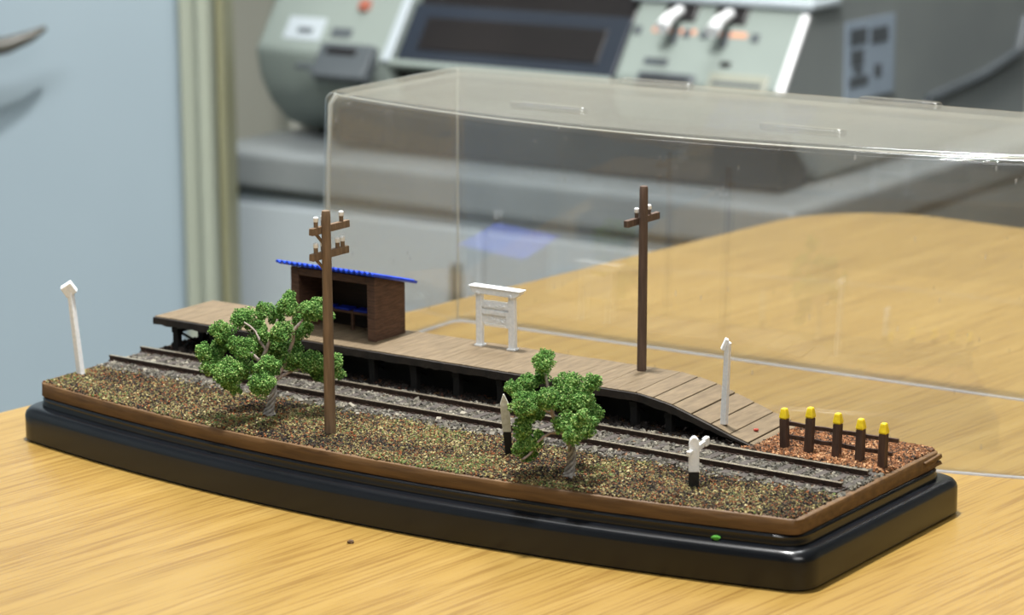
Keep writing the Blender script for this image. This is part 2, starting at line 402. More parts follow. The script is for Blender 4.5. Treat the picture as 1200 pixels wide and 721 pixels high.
def granules(name, P, R, m, base='oct', parent=None, loc=None, rotz=0, jit=.3, smooth=False, flat=1.0):
    BV, BF = {'oct': (OCT_V, OCT_F), 'ico': (ICO_V, ICO_F), 'cub': (CUB_V, CUB_F)}[base]
    P = np.asarray(P, float); n = len(P); R = np.asarray(R, float).reshape(n, 1, 1)
    q = RS.normal(size=(n, 4)); q /= np.linalg.norm(q, axis=1, keepdims=True)
    w, x, y, z = q.T
    Rm = np.stack([1-2*(y*y+z*z), 2*(x*y-z*w), 2*(x*z+y*w), 2*(x*y+z*w), 1-2*(x*x+z*z), 2*(y*z-x*w), 2*(x*z-y*w), 2*(y*z+x*w), 1-2*(x*x+y*y)], -1).reshape(n, 3, 3)
    V = np.repeat(BV[None], n, 0)*RS.uniform(.65, 1.3, (n, 1, 3))
    V = V*(1+RS.uniform(-jit, jit, (n, len(BV), 1)))
    V = np.einsum('nij,nkj->nki', Rm, V)*R
    V[..., 2] *= flat
    V = (V+P[:, None])*S
    F = (BF[None]+(np.arange(n)*len(BV))[:, None, None]).reshape(-1, 3)
    me = bpy.data.meshes.new(name); me.vertices.add(n*len(BV)); me.vertices.foreach_set('co', V.reshape(-1).astype(np.float32))
    me.loops.add(F.size); me.loops.foreach_set('vertex_index', F.reshape(-1).astype(np.int32))
    me.polygons.add(len(F)); me.polygons.foreach_set('loop_start', np.arange(0, F.size, 3, dtype=np.int32))
    me.materials.append(m); me.update(calc_edges=True); me.validate()
    me.polygons.foreach_set('use_smooth', [smooth]*len(F))
    o = bpy.data.objects.new(name, me); COL.objects.link(o)
    if parent: o.parent = parent
    if loc is not None: o.location = loc
    if rotz: o.rotation_euler = (0, 0, rotz)
    return o
def nz(x, y, k, o=0): return noise.noise(Vector((x*k+o, y*k, o)))
# turf in front of the track
def scatter(n, fx, keep, zoff, r0, r1):
    P = []; R = []
    while len(P) < n:
        x, y = fx()
        if not keep(x, y): continue
        P.append((x, y, gz(x, y)-16.3+random.uniform(*zoff))); R.append(random.uniform(r0, r1)*(1 if random.random() < .93 else 1.5))
    return P, R
def turf_edge(x): return 34.5+2.2*nz(x, 0, .05, 5)+1.2*nz(x, 0, .3, 9)
def keep_turf(x, y):
    f = front_y(x, 6.9)
    return f < y < turf_edge(x)+random.gauss(0, 1.6) and abs(x) < 157.3 and (y > f+.8 or random.random() < .5)
P, R = scatter(72000, lambda: (random.uniform(-158, 158), random.uniform(-13, 40)), keep_turf, (-.1, .5), .27, .47)
o = granules('turf', P, R, M['turf'], 'oct', loc=dio(0, 0, 16.3), rotz=BPHI)
tag(o, 'brown, rust and olive flocked turf along the front of the model board', 'ground cover', kind='stuff')
# ballast under and beside the track
RY0, RPHI, RX0, RX1, GA = 50.5, -.0098, -159.0, 154.7, 17.08
def trk(x, y): return (cos(RPHI)*x-sin(RPHI)*y, RY0+sin(RPHI)*x+cos(RPHI)*y)
def keep_bal(x, y):
    if abs(x) > 157.3: return False
    lo = turf_edge(x)+random.gauss(0, 1.8); hi = 66.5 if x < 104 else 64.5+1.2*nz(x, 2, .2)
    if not lo < y < hi: return False
    yl = y-RY0-RPHI*x
    for s_ in (-1, 1):
        if abs(yl-s_*GA/2) < 1.1: return False
    return True
P, R = scatter(19000, lambda: (random.uniform(-158, 158), random.uniform(30, 68)), keep_bal, (-.25, .3), .45, .76)
P2 = []
for (x, y, z) in P:
    u = (x-RX0-3)/6.75; on = abs((u-round(u))*6.75) < 1.5 and abs(y-RY0-RPHI*x) < 15
    if on and random.random() < .86: z -= 1.3
    P2.append((x, y, z+.1))
o = granules('ballast', P2, R, M['ballast'], 'cub', loc=dio(0, 0, 16.3), rotz=BPHI, jit=.25)
tag(o, 'grey-brown crushed stone ballast packed around the model track', 'ballast', kind='stuff')
# ballast below the platform, its shade put into darker stone colours
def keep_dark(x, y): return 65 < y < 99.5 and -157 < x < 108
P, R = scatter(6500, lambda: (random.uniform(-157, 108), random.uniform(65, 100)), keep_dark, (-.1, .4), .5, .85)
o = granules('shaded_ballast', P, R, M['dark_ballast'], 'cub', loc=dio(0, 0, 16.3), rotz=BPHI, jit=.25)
tag(o, 'gravel darkened for shade on the ground underneath the raised platform', 'ballast', kind='stuff')
# rust gravel mound behind the fence
def mound(x, y):
    d = min((x-103)/12, (157.5-x)/9, (y-63)/5, (100.5-y)/6); return 1.7*max(0, min(1, d))**.7
def keep_rust(x, y):
    if not (64.5+1.2*nz(x, 2, .2) < y < 99.8): return False
    return 104+max(0, (y-70))*.12+1.5*nz(x, y, .3) < x < 157.2
P, R = scatter(15000, lambda: (random.uniform(102, 158), random.uniform(63, 100)), keep_rust, (-.1, .4), .38, .7)
P = [(x, y, z+mound(x, y)) for x, y, z in P]
o = granules('rust_gravel', P, R, M['rust'], 'oct', loc=dio(0, 0, 16.3), rotz=BPHI)
tag(o, 'rust brown gravel patch behind the yellow topped fence', 'gravel', kind='stuff')
# the solid bulk of that mound belongs to the board
mb = MB(); vs = []; fs = []; nx, ny = 30, 22
for i in range(nx+1):
    for j in range(ny+1):
        x = 104+53.2*i/nx; y = 64+35.6*j/ny; vs.append((x, y, gz(x, y)-16.3+mound(x, y)-.15))
for i in range(nx):
    for j in range(ny):
        a = i*(ny+1)+j; fs.append((a, a+ny+1, a+ny+2, a+1))
mb.add(vs, fs); mb.build('gravel_mound', M['soil'], brd, smooth=60)

# ------------------------------------------------------------------ track
track = thing('railway_track', 'single rusty model railway track running the length of the board', 'railway track', dio(*trk(0, 0), 21.3), BPHI+RPHI)
k = 0
x = RX0+3
while x < RX1:
    j = random.uniform(-.25, .25)
    MB().box(x-1.35+j, x+1.35+j, -13.6, 13.6, -.6, .85, jit=.1).build('sleeper', M['sleeper'], track, bevel=.15, seg=1, smooth=0)
    x += 6.75
rp = [(-1.15, .55), (1.15, .55), (1.15, .8), (.35, 1.05), (.35, 2.1), (.75, 2.3), (.75, 2.72), (-.75, 2.72), (-.75, 2.3), (-.35, 2.1), (-.35, 1.05), (-1.15, .8)]
for s_ in (-1, 1):
    mb = MB()
    n = len(rp)
    ra = [(RX0, s_*GA/2+a, b) for a, b in rp]; rb = [(RX1, s_*GA/2+a, b) for a, b in rp]
    mb.rings([ra, rb])
    for i in range(len(mb.f)):
        f = mb.f[i]
        if len(f) == 4 and all(abs(mb.v[q][2]-2.72) < 1e-4 for q in f): mb.mi[i] = 1
    xx = RX0+3
    while xx < RX1:     # rail chairs at each sleeper
        for t in (-1, 1):
            mb.box(xx-.7, xx+.7, s_*GA/2+t*.5-.9*(t < 0), s_*GA/2+t*.5+.9*(t > 0), .5, 1.25)
        xx += 6.75
    mb.build('rail', [M['rail_side'], M['rail_top']], track, smooth=0)

# ------------------------------------------------------------------ platform
PZ = 34.5
plat = thing('station_platform', 'long raised taupe timber station platform ramping down at its right end', 'platform', dio(-50, 85, 21.4), BPHI)
OX, OY, OZ = 50, -85, -21.4
def deck_z(x, y):
    xf = 62.5-(y-68.5)*.08    # where the ramp begins
    if x <= xf: return PZ
    pts = [(xf, 34.5), (xf+12, 32.4), (xf+24, 28.8), (xf+35.5, 25), (xf+47, 21.9)]
    for (a, b), (c, d) in zip(pts, pts[1:]):
        if x <= c: return b+(d-b)*(x-a)/(c-a)
    return 21.9
mb = MB()
xs = [-158.5]
while xs[-1] < 109: xs.append(xs[-1]+random.uniform(7.2, 7.8))
def pl(x0, x1, y0, y1, t=1.9, gap=.1):
    vs = []
    e0 = random.uniform(-.25, .25); e1 = random.uniform(-.3, .3)
    cut = .0
    for xx in (x0+gap, x1-gap):
        for yy in (y0+e0, y1+e1):
            sk = -(yy-68.5)*.075*max(0, min(1, (x0+70)/100))
            zz = deck_z(xx+sk, yy)+random.uniform(-.05, .05)
            vs += [(xx+sk+OX, yy+OY, zz-t+OZ), (xx+sk+OX, yy+OY, zz+OZ)]
    mb.add(vs, [(0, 1, 3, 2), (4, 6, 7, 5), (0, 4, 5, 1), (2, 3, 7, 6), (0, 2, 6, 4), (1, 5, 7, 3)])
for a, b in zip(xs, xs[1:]):
    big = a > 58
    pl(a, min(b, 110.5), 68.7, 102.3, gap=(random.choice([.1, .12, .3]) if big else .035))
mb.build('deck_planking', M['deck'], plat, bevel=.12, seg=1, smooth=0)
# front and back edge beams following the ramp, slightly ragged
def beam(yc, w, top, dep, x0, x1, name, m, jit=.25):
    mb = MB(); rr = []
    for x in np.arange(x0, x1, 2.2):
        zt = deck_z(x, 68.5)+top+OZ; zb = zt-dep*max(.15, min(1, (110-x)/30))+random.uniform(-jit, jit)
        zb = max(zb, .1); zt = max(zt, zb+.2)
        a = random.uniform(-jit, jit)*.6
        rr.append([(x+OX, yc+OY-w/2+a, zb), (x+OX, yc+OY+w/2, zb), (x+OX, yc+OY+w/2, zt), (x+OX, yc+OY-w/2+a, zt)])
    mb.rings(rr); return mb.build(name, m, plat, smooth=0)
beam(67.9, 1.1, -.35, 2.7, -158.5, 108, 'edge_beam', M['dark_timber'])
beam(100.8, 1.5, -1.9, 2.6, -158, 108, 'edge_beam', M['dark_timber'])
beam(86, 1.5, -1.9, 2.6, -158, 100, 'joist', M['shade_timber'])
mb_x = [-150, -131, -112, -93, -74, -55, -36, -17, 2, 21, 40, 58, 72]
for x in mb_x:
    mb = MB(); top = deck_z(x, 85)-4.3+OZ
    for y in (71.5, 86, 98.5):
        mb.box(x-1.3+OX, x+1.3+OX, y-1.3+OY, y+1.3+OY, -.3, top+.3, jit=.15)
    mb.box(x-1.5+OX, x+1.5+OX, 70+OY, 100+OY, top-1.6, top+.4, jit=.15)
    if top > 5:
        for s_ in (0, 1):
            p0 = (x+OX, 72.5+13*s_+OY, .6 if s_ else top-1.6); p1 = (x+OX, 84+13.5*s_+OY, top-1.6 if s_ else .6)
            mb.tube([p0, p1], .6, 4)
    mb.build('trestle', M['shade_timber'], plat, bevel=.1, seg=1, smooth=0)
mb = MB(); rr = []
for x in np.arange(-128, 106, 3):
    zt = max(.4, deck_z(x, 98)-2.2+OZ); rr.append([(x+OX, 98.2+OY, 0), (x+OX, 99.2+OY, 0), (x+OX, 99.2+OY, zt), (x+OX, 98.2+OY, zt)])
mb.rings(rr); mb.build('shade_board', M['shade_timber'], plat, smooth=0)  # black sheet added to paint the shade under the deck
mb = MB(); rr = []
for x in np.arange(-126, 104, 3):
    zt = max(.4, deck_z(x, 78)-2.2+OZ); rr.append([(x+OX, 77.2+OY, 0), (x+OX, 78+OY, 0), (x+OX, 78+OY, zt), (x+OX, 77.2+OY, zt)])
mb.rings(rr); mb.build('shade_board', M['shade_timber'], plat, smooth=0)  # second black sheet nearer the front, added to keep the underside dark

# ------------------------------------------------------------------ shelter
x0, x1, y0, y1 = -99.5, -60.0, 79.8, 97.8
zf, zb = 24.3, 19.4
sh = thing('waiting_shelter', 'open fronted brown plank waiting shelter with bright blue corrugated roof on the platform', 'shelter', dio((x0+x1)/2, (y0+y1)/2, PZ), BPHI)
hx, hy = (x1-x0)/2, (y1-y0)/2
def zroof(y): return zf+(zb-zf)*(y+hy)/(2*hy)
def side(xa, xb, nm):
    mb = MB()
    mb.prism([(-hy, 0), (hy, 0), (hy, zroof(hy)), (-hy, zroof(-hy))], lambda a, b, t: (t, a, b), xa, xb)
    return mb.build(nm, M['brown_plank'], sh, bevel=.15, seg=1, smooth=0)
side(-hx, -hx+1.2, 'side_wall'); side(hx-1.2, hx, 'side_wall')
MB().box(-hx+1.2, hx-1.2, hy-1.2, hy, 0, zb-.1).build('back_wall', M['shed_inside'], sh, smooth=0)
for s_ in (-1, 1):
    a = -hx-.1 if s_ < 0 else hx-3.6; MB().box(a, a+3.7, -hy-.5, -hy+.9, 0, zf-.2, jit=.08).build('corner_post', M['brown_plank'], sh, bevel=.15, seg=1, smooth=0)
MB().box(-hx+3.6, hx-3.6, -hy-.3, -hy+.8, zf-3.1, zf-.2, jit=.05).build('header_beam', M['brown_plank'], sh, bevel=.12, seg=1, smooth=0)
mb = MB(); mb.box(-hx+1.3, hx-1.3, 1.5, hy-1.3, 6.4, 7.2)
for xx in (-hx+3, 0, hx-3): mb.box(xx-.5, xx+.5, 2, 3, 0, 6.4)
bench = mb.build('bench', M['brown_plank'], sh, smooth=0)
for xx in (-13.5, -4.8, 4, 12.8):
    mb = MB(); mb.box(xx-3.4, xx+3.4, 1.8, 6.8, 7.2, 8.0); mb.build('seat', M['blue_seat'], bench, bevel=.3, smooth=0)
# corrugated roof: corrugations run front to back
mb = MB(); R1 = []; n = 90
ya, yb = 75.2-(y0+y1)/2, 101.4-(y0+y1)/2
rx0, rx1 = -103.2-(x0+x1)/2, -57.0-(x0+x1)/2
def corr(i): return .42*sin(2*pi*i/(n/19.))
top_f, top_b, bot_f, bot_b = [], [], [], []
for i in range(n+1):
    x = rx0+(rx1-rx0)*i/n
    zz = lambda y: zroof(y)+.45+corr(i)
    top_f.append((x, ya, zz(ya)+.75)); top_b.append((x, yb, zz(yb)+.75)); bot_f.append((x, ya, zz(ya))); bot_b.append((x, yb, zz(yb)))
rr = [[top_f[i], top_b[i], bot_b[i], bot_f[i]] for i in range(n+1)]
mb.rings(rr); mb.build('corrugated_roof', M['blue_roof'], sh, smooth=50)

# ------------------------------------------------------------------ telegraph poles
def pole(name, label, loc, h, r0, r1, m, arms, ins, lean=(0, 0), brace=None):
    t = thing(name, label, 'telegraph pole', loc, BPHI, 'telegraph poles')
    pts = [(lean[0]*k, lean[1]*k, h*k) for k in (0, .15, .3, .45, .6, .75, .9, .985, 1)]
    MB().tube(pts, [r0+(r1-r0)*k for k in (0, .15, .3, .45, .6, .75, .9, .985)]+[r1*.86], 20).build('pole', m, t, smooth=50)
    for (z, ya, yb, off) in arms:
        arm = MB().box(off-.9, off+.9, ya, yb, z-1.25, z+1.25, jit=.12).build('crossarm', m, t, bevel=.15, seg=1, smooth=0)
        for y in ins[z]:
            MB().lathe([(.75, z+1.0), (.75, z+3.1)], (off, y), 12).build('pin', m, arm)
            MB().lathe([(.8, z+3.05), (.92, z+3.3), (.9, z+4.4), (.6, z+4.8), (.2, z+4.85)], (off, y), 14).build('insulator', M['insulator'], arm)
        if brace:
            MB().tube([(off*.7, .8, z-5.5), (off, -3.2, z-1.2)], .55, 6).build('brace', m, t)
    return t
pole('telegraph_pole', 'brown telegraph pole with two crossarms standing in the turf beside a green tree', dio(-23.5, 6.2, 21.2), 77.4, 2.0, 1.55, M['pole_wood'],
     [(70.8, -6.1, 14.1, -1.8), (62.0, -6.1, 13.6, -1.8)], {70.8: (-3.2, .7, 10.5), 62.0: (-3.5, .3, 8.2, 11.0)}, brace=True)
pole('telegraph_pole', 'dark brown telegraph pole with one crossarm standing on the platform deck', dio(44.9, 96.3, PZ-.1), 65.9, 1.7, 1.5, M['pole_dark'],
     [(53.3, -7.6, 13.6, -1.9)], {53.3: (-.6, 7.4)}, lean=(.6, 0))

# ------------------------------------------------------------------ station name board
nb = thing('station_name_board', 'white two legged station name board with moulded top beam on the platform', 'sign board', dio(-17.2, 96.6, PZ), BPHI)
for xa, xb, dy in ((-9.0, -6.5, 0), (5.4, 8.1, 0)):
    MB().box(xa, xb, -.95+dy, .95+dy, 0, 19.9, jit=.12).build('leg', M['white_paint'], nb, bevel=.2, seg=2, smooth=0)
    MB().box(xa-.4, xb+.4, -1.7, 1.7, -.05, .7, jit=.1).build('foot', M['white_paint'], nb, bevel=.15, seg=1, smooth=0)
mb = MB(); mb.prism([(-9.2, 19.7), (8.6, 19.7), (9.3, 20.1), (10.8, 21.4), (11.0, 22.3), (-11.2, 22.3), (-11.0, 21.4), (-9.9, 20.1)], lambda a, b, t: (a, t, b), -1.7, 1.7)
mb.box(-11.5, 11.3, -2.1, 2.1, 22.0, 22.6); mb.build('top_beam', M['white_paint'], nb, bevel=.2, seg=2, smooth=0)
mb = MB(); mb.box(-6.2, 5.2, -.1, .6, 8.8, 17.0); mb.box(-6.4, 5.4, -.75, .8, 14.7, 17.3, jit=.12); mb.box(-6.3, 5.3, -.8, .6, 12.3, 13.8, jit=.1)
mb.box(4.3, 5.3, -.9, .8, 8.0, 14)
for k in range(26):   # worn raised lettering, no longer legible
    x = random.uniform(-3, 4); z = random.uniform(9.4, 12); mb.box(x-.3, x+.3, -.4, -.0, z-.15, z+.25, jit=.12)
for k in range(14):
    x = random.uniform(-5, 4.5); z = random.uniform(15, 16.8); mb.box(x-.3, x+.3, -1.15, -.85, z-.15, z+.25, jit=.12)
mb.build('name_panel', M['white_paint'], nb, bevel=.12, seg=1, smooth=0)
for xx in (-7.6, 6.8):
    MB().blob((xx, -1.5, 20.0), 1.0, (1, .5, 1)).build('corbel', M['white_paint'], nb, smooth=60)

# ------------------------------------------------------------------ small posts and signals
# leaning white post of unknown use at the far left
t = thing('white_post', 'thin white leaning post with tilted square head at left end of the turf', 'post', dio(-153.6, 21.7, 21.2), BPHI, None)
Lx = -3.6; 
mb = MB(); rr = []
for k in (0, .33, .66, 1):
    x = Lx*k; rr.append([(x+a*1.2*(1-.15*k), b*1.2*(1-.15*k), 31*k) for a, b in ((-1, -1), (1, -1), (1, 1), (-1, 1))])
mb.rings(rr).build('post', M['white_paint'], t, bevel=.2, seg=1, smooth=0)
mt = Matrix.Translation(Vector((Lx-.6, -.2, 32.2))) @ Matrix.Rotation(.62, 4, 'Z') @ Matrix.Rotation(radians(-32), 4, 'Y') @ Matrix.Rotation(.15, 4, 'X')
MB().box(-2.3, 2.3, -1.5, 1.5, -2.3, 2.3, mt=mt).build('head', M['white_paint'], t, bevel=.3, seg=1, smooth=0)
# white post on the ramp
t = thing('white_post', 'thin white square post with small hooked head standing on the platform ramp', 'post', dio(92.3, 73, 26.9), BPHI, None)
mb = MB(); rr = []
for k in (0, .5, 1):
    rr.append([(1.2*k+a*1.05*(1-.15*k), b*1.05*(1-.15*k), 28.2*k) for a, b in ((-1, -1), (1, -1), (1, 1), (-1, 1))])
mb.rings(rr).build('post', M['white_paint'], t, bevel=.15, seg=1, smooth=0)
mt = Matrix.Translation(Vector((.3, -.5, 27.9))) @ Matrix.Rotation(.6, 4, 'Z') @ Matrix.Rotation(radians(24), 4, 'Y')
MB().box(-.6, .7, -1.3, 1.3, -2.2, 1.9, mt=mt).box(.6, 2.0, -.7, .7, .3, 1.2, mt=mt).build('head', M['white_paint'], t, bevel=.2, seg=1, smooth=0)
# pointed marker
t = thing('marker_post', 'pointed cream marker post with black foot beside the track left of small tree', 'marker', dio(43, 17.4, 21.2), BPHI+.6)
mb = MB()
def fl(z, w, lean): return [(lean*z+a*w, b*.75, z) for a, b in ((-1, -1), (1, -1), (1, 1), (-1, 1))]
mb.rings([fl(z, 1.25, -.085) for z in (0, 4, 8.2)]).build('black_foot', M['black_paint'], t, bevel=.1, seg=1, smooth=0)
mb = MB(); mb.rings([fl(z, w, -.085) for z, w in ((8.2, 1.35), (12, 1.5), (17.6, 1.45), (20.9, .15))]).build('pointed_board', M['aged_white'], t, bevel=.1, seg=1, smooth=0)
# armed signal
t = thing('signal_post', 'short white signal post with black foot and side arm at right front of turf', 'signal', dio(113.8, 17.9, 21.2), BPHI+.6)
mb = MB(); mb.rings([[(a*1.65, b*1.0, z) for a, b in ((-1, -1), (1, -1), (1, 1), (-1, 1))] for z in (0, 3, 5.4)]).build('black_foot', M['black_paint'], t, bevel=.1, seg=1, smooth=0)
mb = MB(); mb.prism([(-1.7, 5.4), (1.7, 5.4), (1.65, 14.4), (1.3, 16.0), (.5, 16.9), (-.5, 16.9), (-1.3, 16.0), (-1.65, 14.4)], lambda a, b, q: (a, q, b), -1.1, 1.1)
mb.build('post', M['white_paint'], t, bevel=.3, seg=2, smooth=0)
c, s_ = cos(-.35), sin(-.35)
mt = Matrix.Rotation(.75, 4, 'Z')
mt = Matrix.Translation(Vector((0, 0, 12.4))) @ Matrix.Rotation(.97, 4, 'Z') @ Matrix.Rotation(radians(-9), 4, 'Y')
mb = MB(); mb.box(-3.2, -1, -.5, .6, -.6, .7, mt=mt, jit=.06).box(-3.6, -2.7, -.7, .8, -1.0, .9, mt=mt, jit=.08); mb.build('stub_arm', M['white_paint'], t, bevel=.25, seg=1, smooth=0)
mb = MB(); mb.box(1, 7.4, -.6, .6, -.5, .9, mt=mt).box(6.2, 8.6, -.8, .8, -1.3, 1.5, mt=mt).box(2.2, 5.6, -.5, .5, -1.2, -.4, mt=mt); mb.build('signal_arm', M['white_paint'], t, bevel=.2, seg=1, smooth=0)

# ------------------------------------------------------------------ fence
FN = [(117.8, 69.4, 15.6, -.2), (126.8, 69.0, 17.4, .3), (137.3, 68.6, 17.0, .25), (146.0, 68.4, 16.4, .15), (154.3, 68.2, 16.2, .2)]
fe = thing('timber_fence', 'low dark timber fence of five yellow topped posts behind the track end', 'fence', dio(136, 69, 21.2), BPHI)
for (x, y, h, ln) in FN:
    px_, py_ = x-136, y-69
    mb = MB(); rr = []
    for k in (0, .5, 1):
        rr.append([(px_+a*1.3*(1-.04*k)+ln*k*2, py_+b*1.3, (h-3.6)*k-.3*(k == 0)) for a, b in ((-1, -1), (1, -1), (1, 1), (-1, 1))])
    p = mb.rings(rr).build('post', M['fence_wood'], fe, bevel=.2, seg=1, smooth=0)
    mb = MB(); mb.rings([[(px_+a*w+ln*2, py_+b*w, z) for a, b in ((-1, -1), (1, -1), (1, 1), (-1, 1))] for z, w in ((h-3.6, 1.25), (h-3.0, 1.4), (h-.8, 1.05), (h, .85))])
    mb.build('yellow_cap', M['yellow'], p, bevel=.25, seg=1, smooth=0)
for z0, xa, xb in ((10.0, -20.5, 22.5), (5.4, -20.5, 20.5)):
    mb = MB(); rr = []
    for x in np.linspace(xa, xb, 9):
        w = random.uniform(-.15, .15); rr.append([(x, 2.0+w-.01*x, z0-.7+w), (x, 2.8+w-.01*x, z0-.7+w), (x, 2.8+w-.01*x, z0+.7+w), (x, 2.0+w-.01*x, z0+.7+w)])
    mb.rings(rr).build('rail', M['fence_wood'], fe, bevel=.1, seg=1, smooth=0)

# ------------------------------------------------------------------ trees
def flock(blobs, n_sub, n_gr, seed):
    rs = np.random.RandomState(seed); P = []; R = []
    for (x, y, z, r) in blobs:
        c = np.array((x, y, z)); ns = int(n_sub*(r/4)**1.6)+5
        for _ in range(ns):
            d = rs.normal(size=3); d /= np.linalg.norm(d); d[2] *= .85
            sc_ = c+d*r*rs.uniform(.55, .95); sr = r*rs.uniform(.26, .42)+.25
            m_ = int(n_gr*(sr/1.3)**1.7)+8
            dd = rs.normal(size=(m_, 3)); dd /= np.linalg.norm(dd, axis=1, keepdims=True)
            P.append(sc_+dd*sr*rs.uniform(.72, 1.1, (m_, 1))); R.append(rs.uniform(.2, .36, m_))
    return np.concatenate(P), np.concatenate(R)
def twist(mb, pts, rads, strands=4, turns=1.6, n=7):
    pts = [Vector(p) for p in pts]; K = 44
    for s0 in range(strands):
        path = []; rr = []
        for k in range(K+1):
            t = k/K*(len(pts)-1); i = min(int(t), len(pts)-2); u = t-i
            p = pts[i].lerp(pts[i+1], u); r = rads[i]*(1-u)+rads[i+1]*u
            a = 2*pi*s0/strands+turns*2*pi*k/K
            path.append((p.x+r*.7*cos(a), p.y+r*.7*sin(a), p.z)); rr.append(r*.36)
        mb.tube(path, rr, n)
def tree(label, loc, trunk, trads, twigs, blobs, seed):
    t = thing('model_tree', label, 'tree', loc, 0)
    mb = MB(); twist(mb, trunk, trads); mb.build('trunk', M['bark'], t, smooth=70)
    for tw, r in twigs:
        pts = []
        for i in range(len(tw)-1):
            for u in (0, .5):
                q = Vector(tw[i]).lerp(Vector(tw[i+1]), u); 
                if u: q += Vector([random.uniform(-.35, .35) for _ in range(3)])
                pts.append(q)
        pts.append(tw[-1]); m_ = len(pts)
        MB().tube(pts, [r*(1-.55*i/m_)*(1+.15*sin(i*2.3)) for i in range(m_)], 7).build('branch', M['twig'], t, smooth=70)
    rs = np.random.RandomState(seed+40); bl = []
    for (x, y, z, r) in blobs:      # give the crown a rounder, deeper plan
        dy = y*1.3+rs.uniform(-6, 6); bl.append((x, y+dy, z-.2*dy, r))
    for k in range(5):
        bl.append((rs.uniform(-9, 9), rs.uniform(7, 12), rs.uniform(19, 25), rs.uniform(3, 4)))
    P, R = flock(bl, 24, 46, seed)
    granules('foliage', P, R, M['foliage'], 'oct', parent=t, jit=.35)
    return t
def tb_(cx, cy, k, lst):
    return lst
K1 = 3.36
# left tree: lateral, depth, height above its foot, radius (model mm)
B1 = [(-16.5,1,30.5,4.0),(-9.8,3,34,4.1),(-2.2,5,36.5,3.2),(6,3,38.2,3.8),(15.4,1,37.4,4.2),(11.6,0,30.4,3.2),(4.8,-2,30.8,3.8),(-.8,-1,29.4,2.6),
      (-8.6,-1,25.6,4.2),(-20,-2,21.6,4.2),(-13.2,-5,17.4,4.8),(-8.6,-4,18.4,4.0),(-1.2,-6,13.6,4.2),(.6,-3,19.4,3.7),(7.1,-1,20.8,4.2),(14.6,2,18.8,4.3),
      (17,3,14.6,3.8),(22,4,18.6,2.9),(23,5,13.8,2.5),(-14.2,-4,13.2,2.8),(-11.8,-5,10.8,2.1),(10.5,3,34,3.2),(-22.6,0,24,2.8),(-5.5,3,31,3.2),(19.4,4,34.5,2.6),
      (1.8,4,34,3.0),(-2.5,-4,17,3.2),(17.8,0,40,2.6),(6.4,5,41.6,2.3),(-17,2,26,3.2),(-20.5,1,17.6,3.0)]
tree('wider green model tree with twisted wire trunk left of the telegraph pole on the turf', dio(-55.8, 13.9, 21.2),
     [(0, 0, -.3), (-1.0, 0, 1.2), (-.3, 0, 4), (.8, 0, 8), (.9, 0, 12.5)], [2.7, 1.9, 1.5, 1.4, 1.3],
     [([(.9, 0, 12), (-2.5, -.5, 17), (-3.6, -.8, 20), (-1.2, -1.5, 24), (2.0, -2, 31.5), (3, -1, 35)], .85), ([(.9, 0, 12), (5, 1, 18), (8.2, 1, 27), (8.3, -1, 31), (13, 0, 36)], .8),
      ([(8.3, -1, 30.5), (10.6, -1.5, 33)], .5), ([(8.3, -1, 30.5), (6.2, -1.5, 32.6)], .5), ([(-3, -.8, 18.5), (-8, -3, 18), (-14, -6, 17.4)], .6), ([(-3.6, -.5, 20), (-9, 0, 25), (-16, 1, 29)], .6), ([(1, 0, 12.5), (8, 2, 16), (16, 3, 17)], .7), ([(-1, -1.5, 24), (-5, 2, 30), (-9, 3, 33)], .5)], B1, 3)
B2 = [(-8.2,2,37.4,3.5),(-15.4,0,28.4,3.9),(-14.6,-3,24.8,4.0),(-6.8,-3,27,3.6),(-.6,-2,31.4,3.8),(7.2,0,31.2,3.0),(1.2,-4,26.2,4.2),(5,-1,27.2,3.4),(-1.4,-5,19.6,3.5),
      (5,-3,17.8,4.0),(1.2,-5,16.2,3.3),(-14.4,-1,17,3.6),(-12,0,12.6,3.8),(-13,0,8.0,3.0),(-15.6,-1,10.4,2.7),(-10.4,3,20.6,3.4),(-8.6,3,33,2.8),(-4,3,24,3.4),(-18,0,30,2.4),(-12.5,2,31,2.8),(8.6,1,21,2.5),(3,-5,22,2.8),(-10,0,26,3.2),(-7,2,40,2.2),(-14,-2,21.5,3)]
tree('smaller green model tree with forked wire trunk right of the pointed marker post', dio(73.8, 6.8, 21.2),
     [(0, 0, -.3), (0, 0, 1.4), (.8, 0, 5), (1, 0, 8.5), (.2, 0, 12)], [2.5, 1.75, 1.45, 1.35, 1.3],
     [([(.3, 0, 11.5), (-2.8, -.5, 15.8), (-5.3, -.5, 21), (-6, 0, 27), (-7.5, 1, 34)], .9), ([(-2.2, -.5, 15), (-6, -3, 15.4), (-10.2, -4, 12.6)], .65), ([(.2, 0, 11), (-1, -1, 18), (1, -2, 25), (4, -1, 29)], .7),
      ([(-5.3, 0, 21), (-10, 0, 24), (-14, -1, 27)], .5), ([(-10, 0, 11), (-12.8, -2.5, 8.2), (-15, -3.5, 6.8)], .6), ([(.4, 0, 12), (4, -2, 16), (6, -3, 18)], .6)], B2, 8)

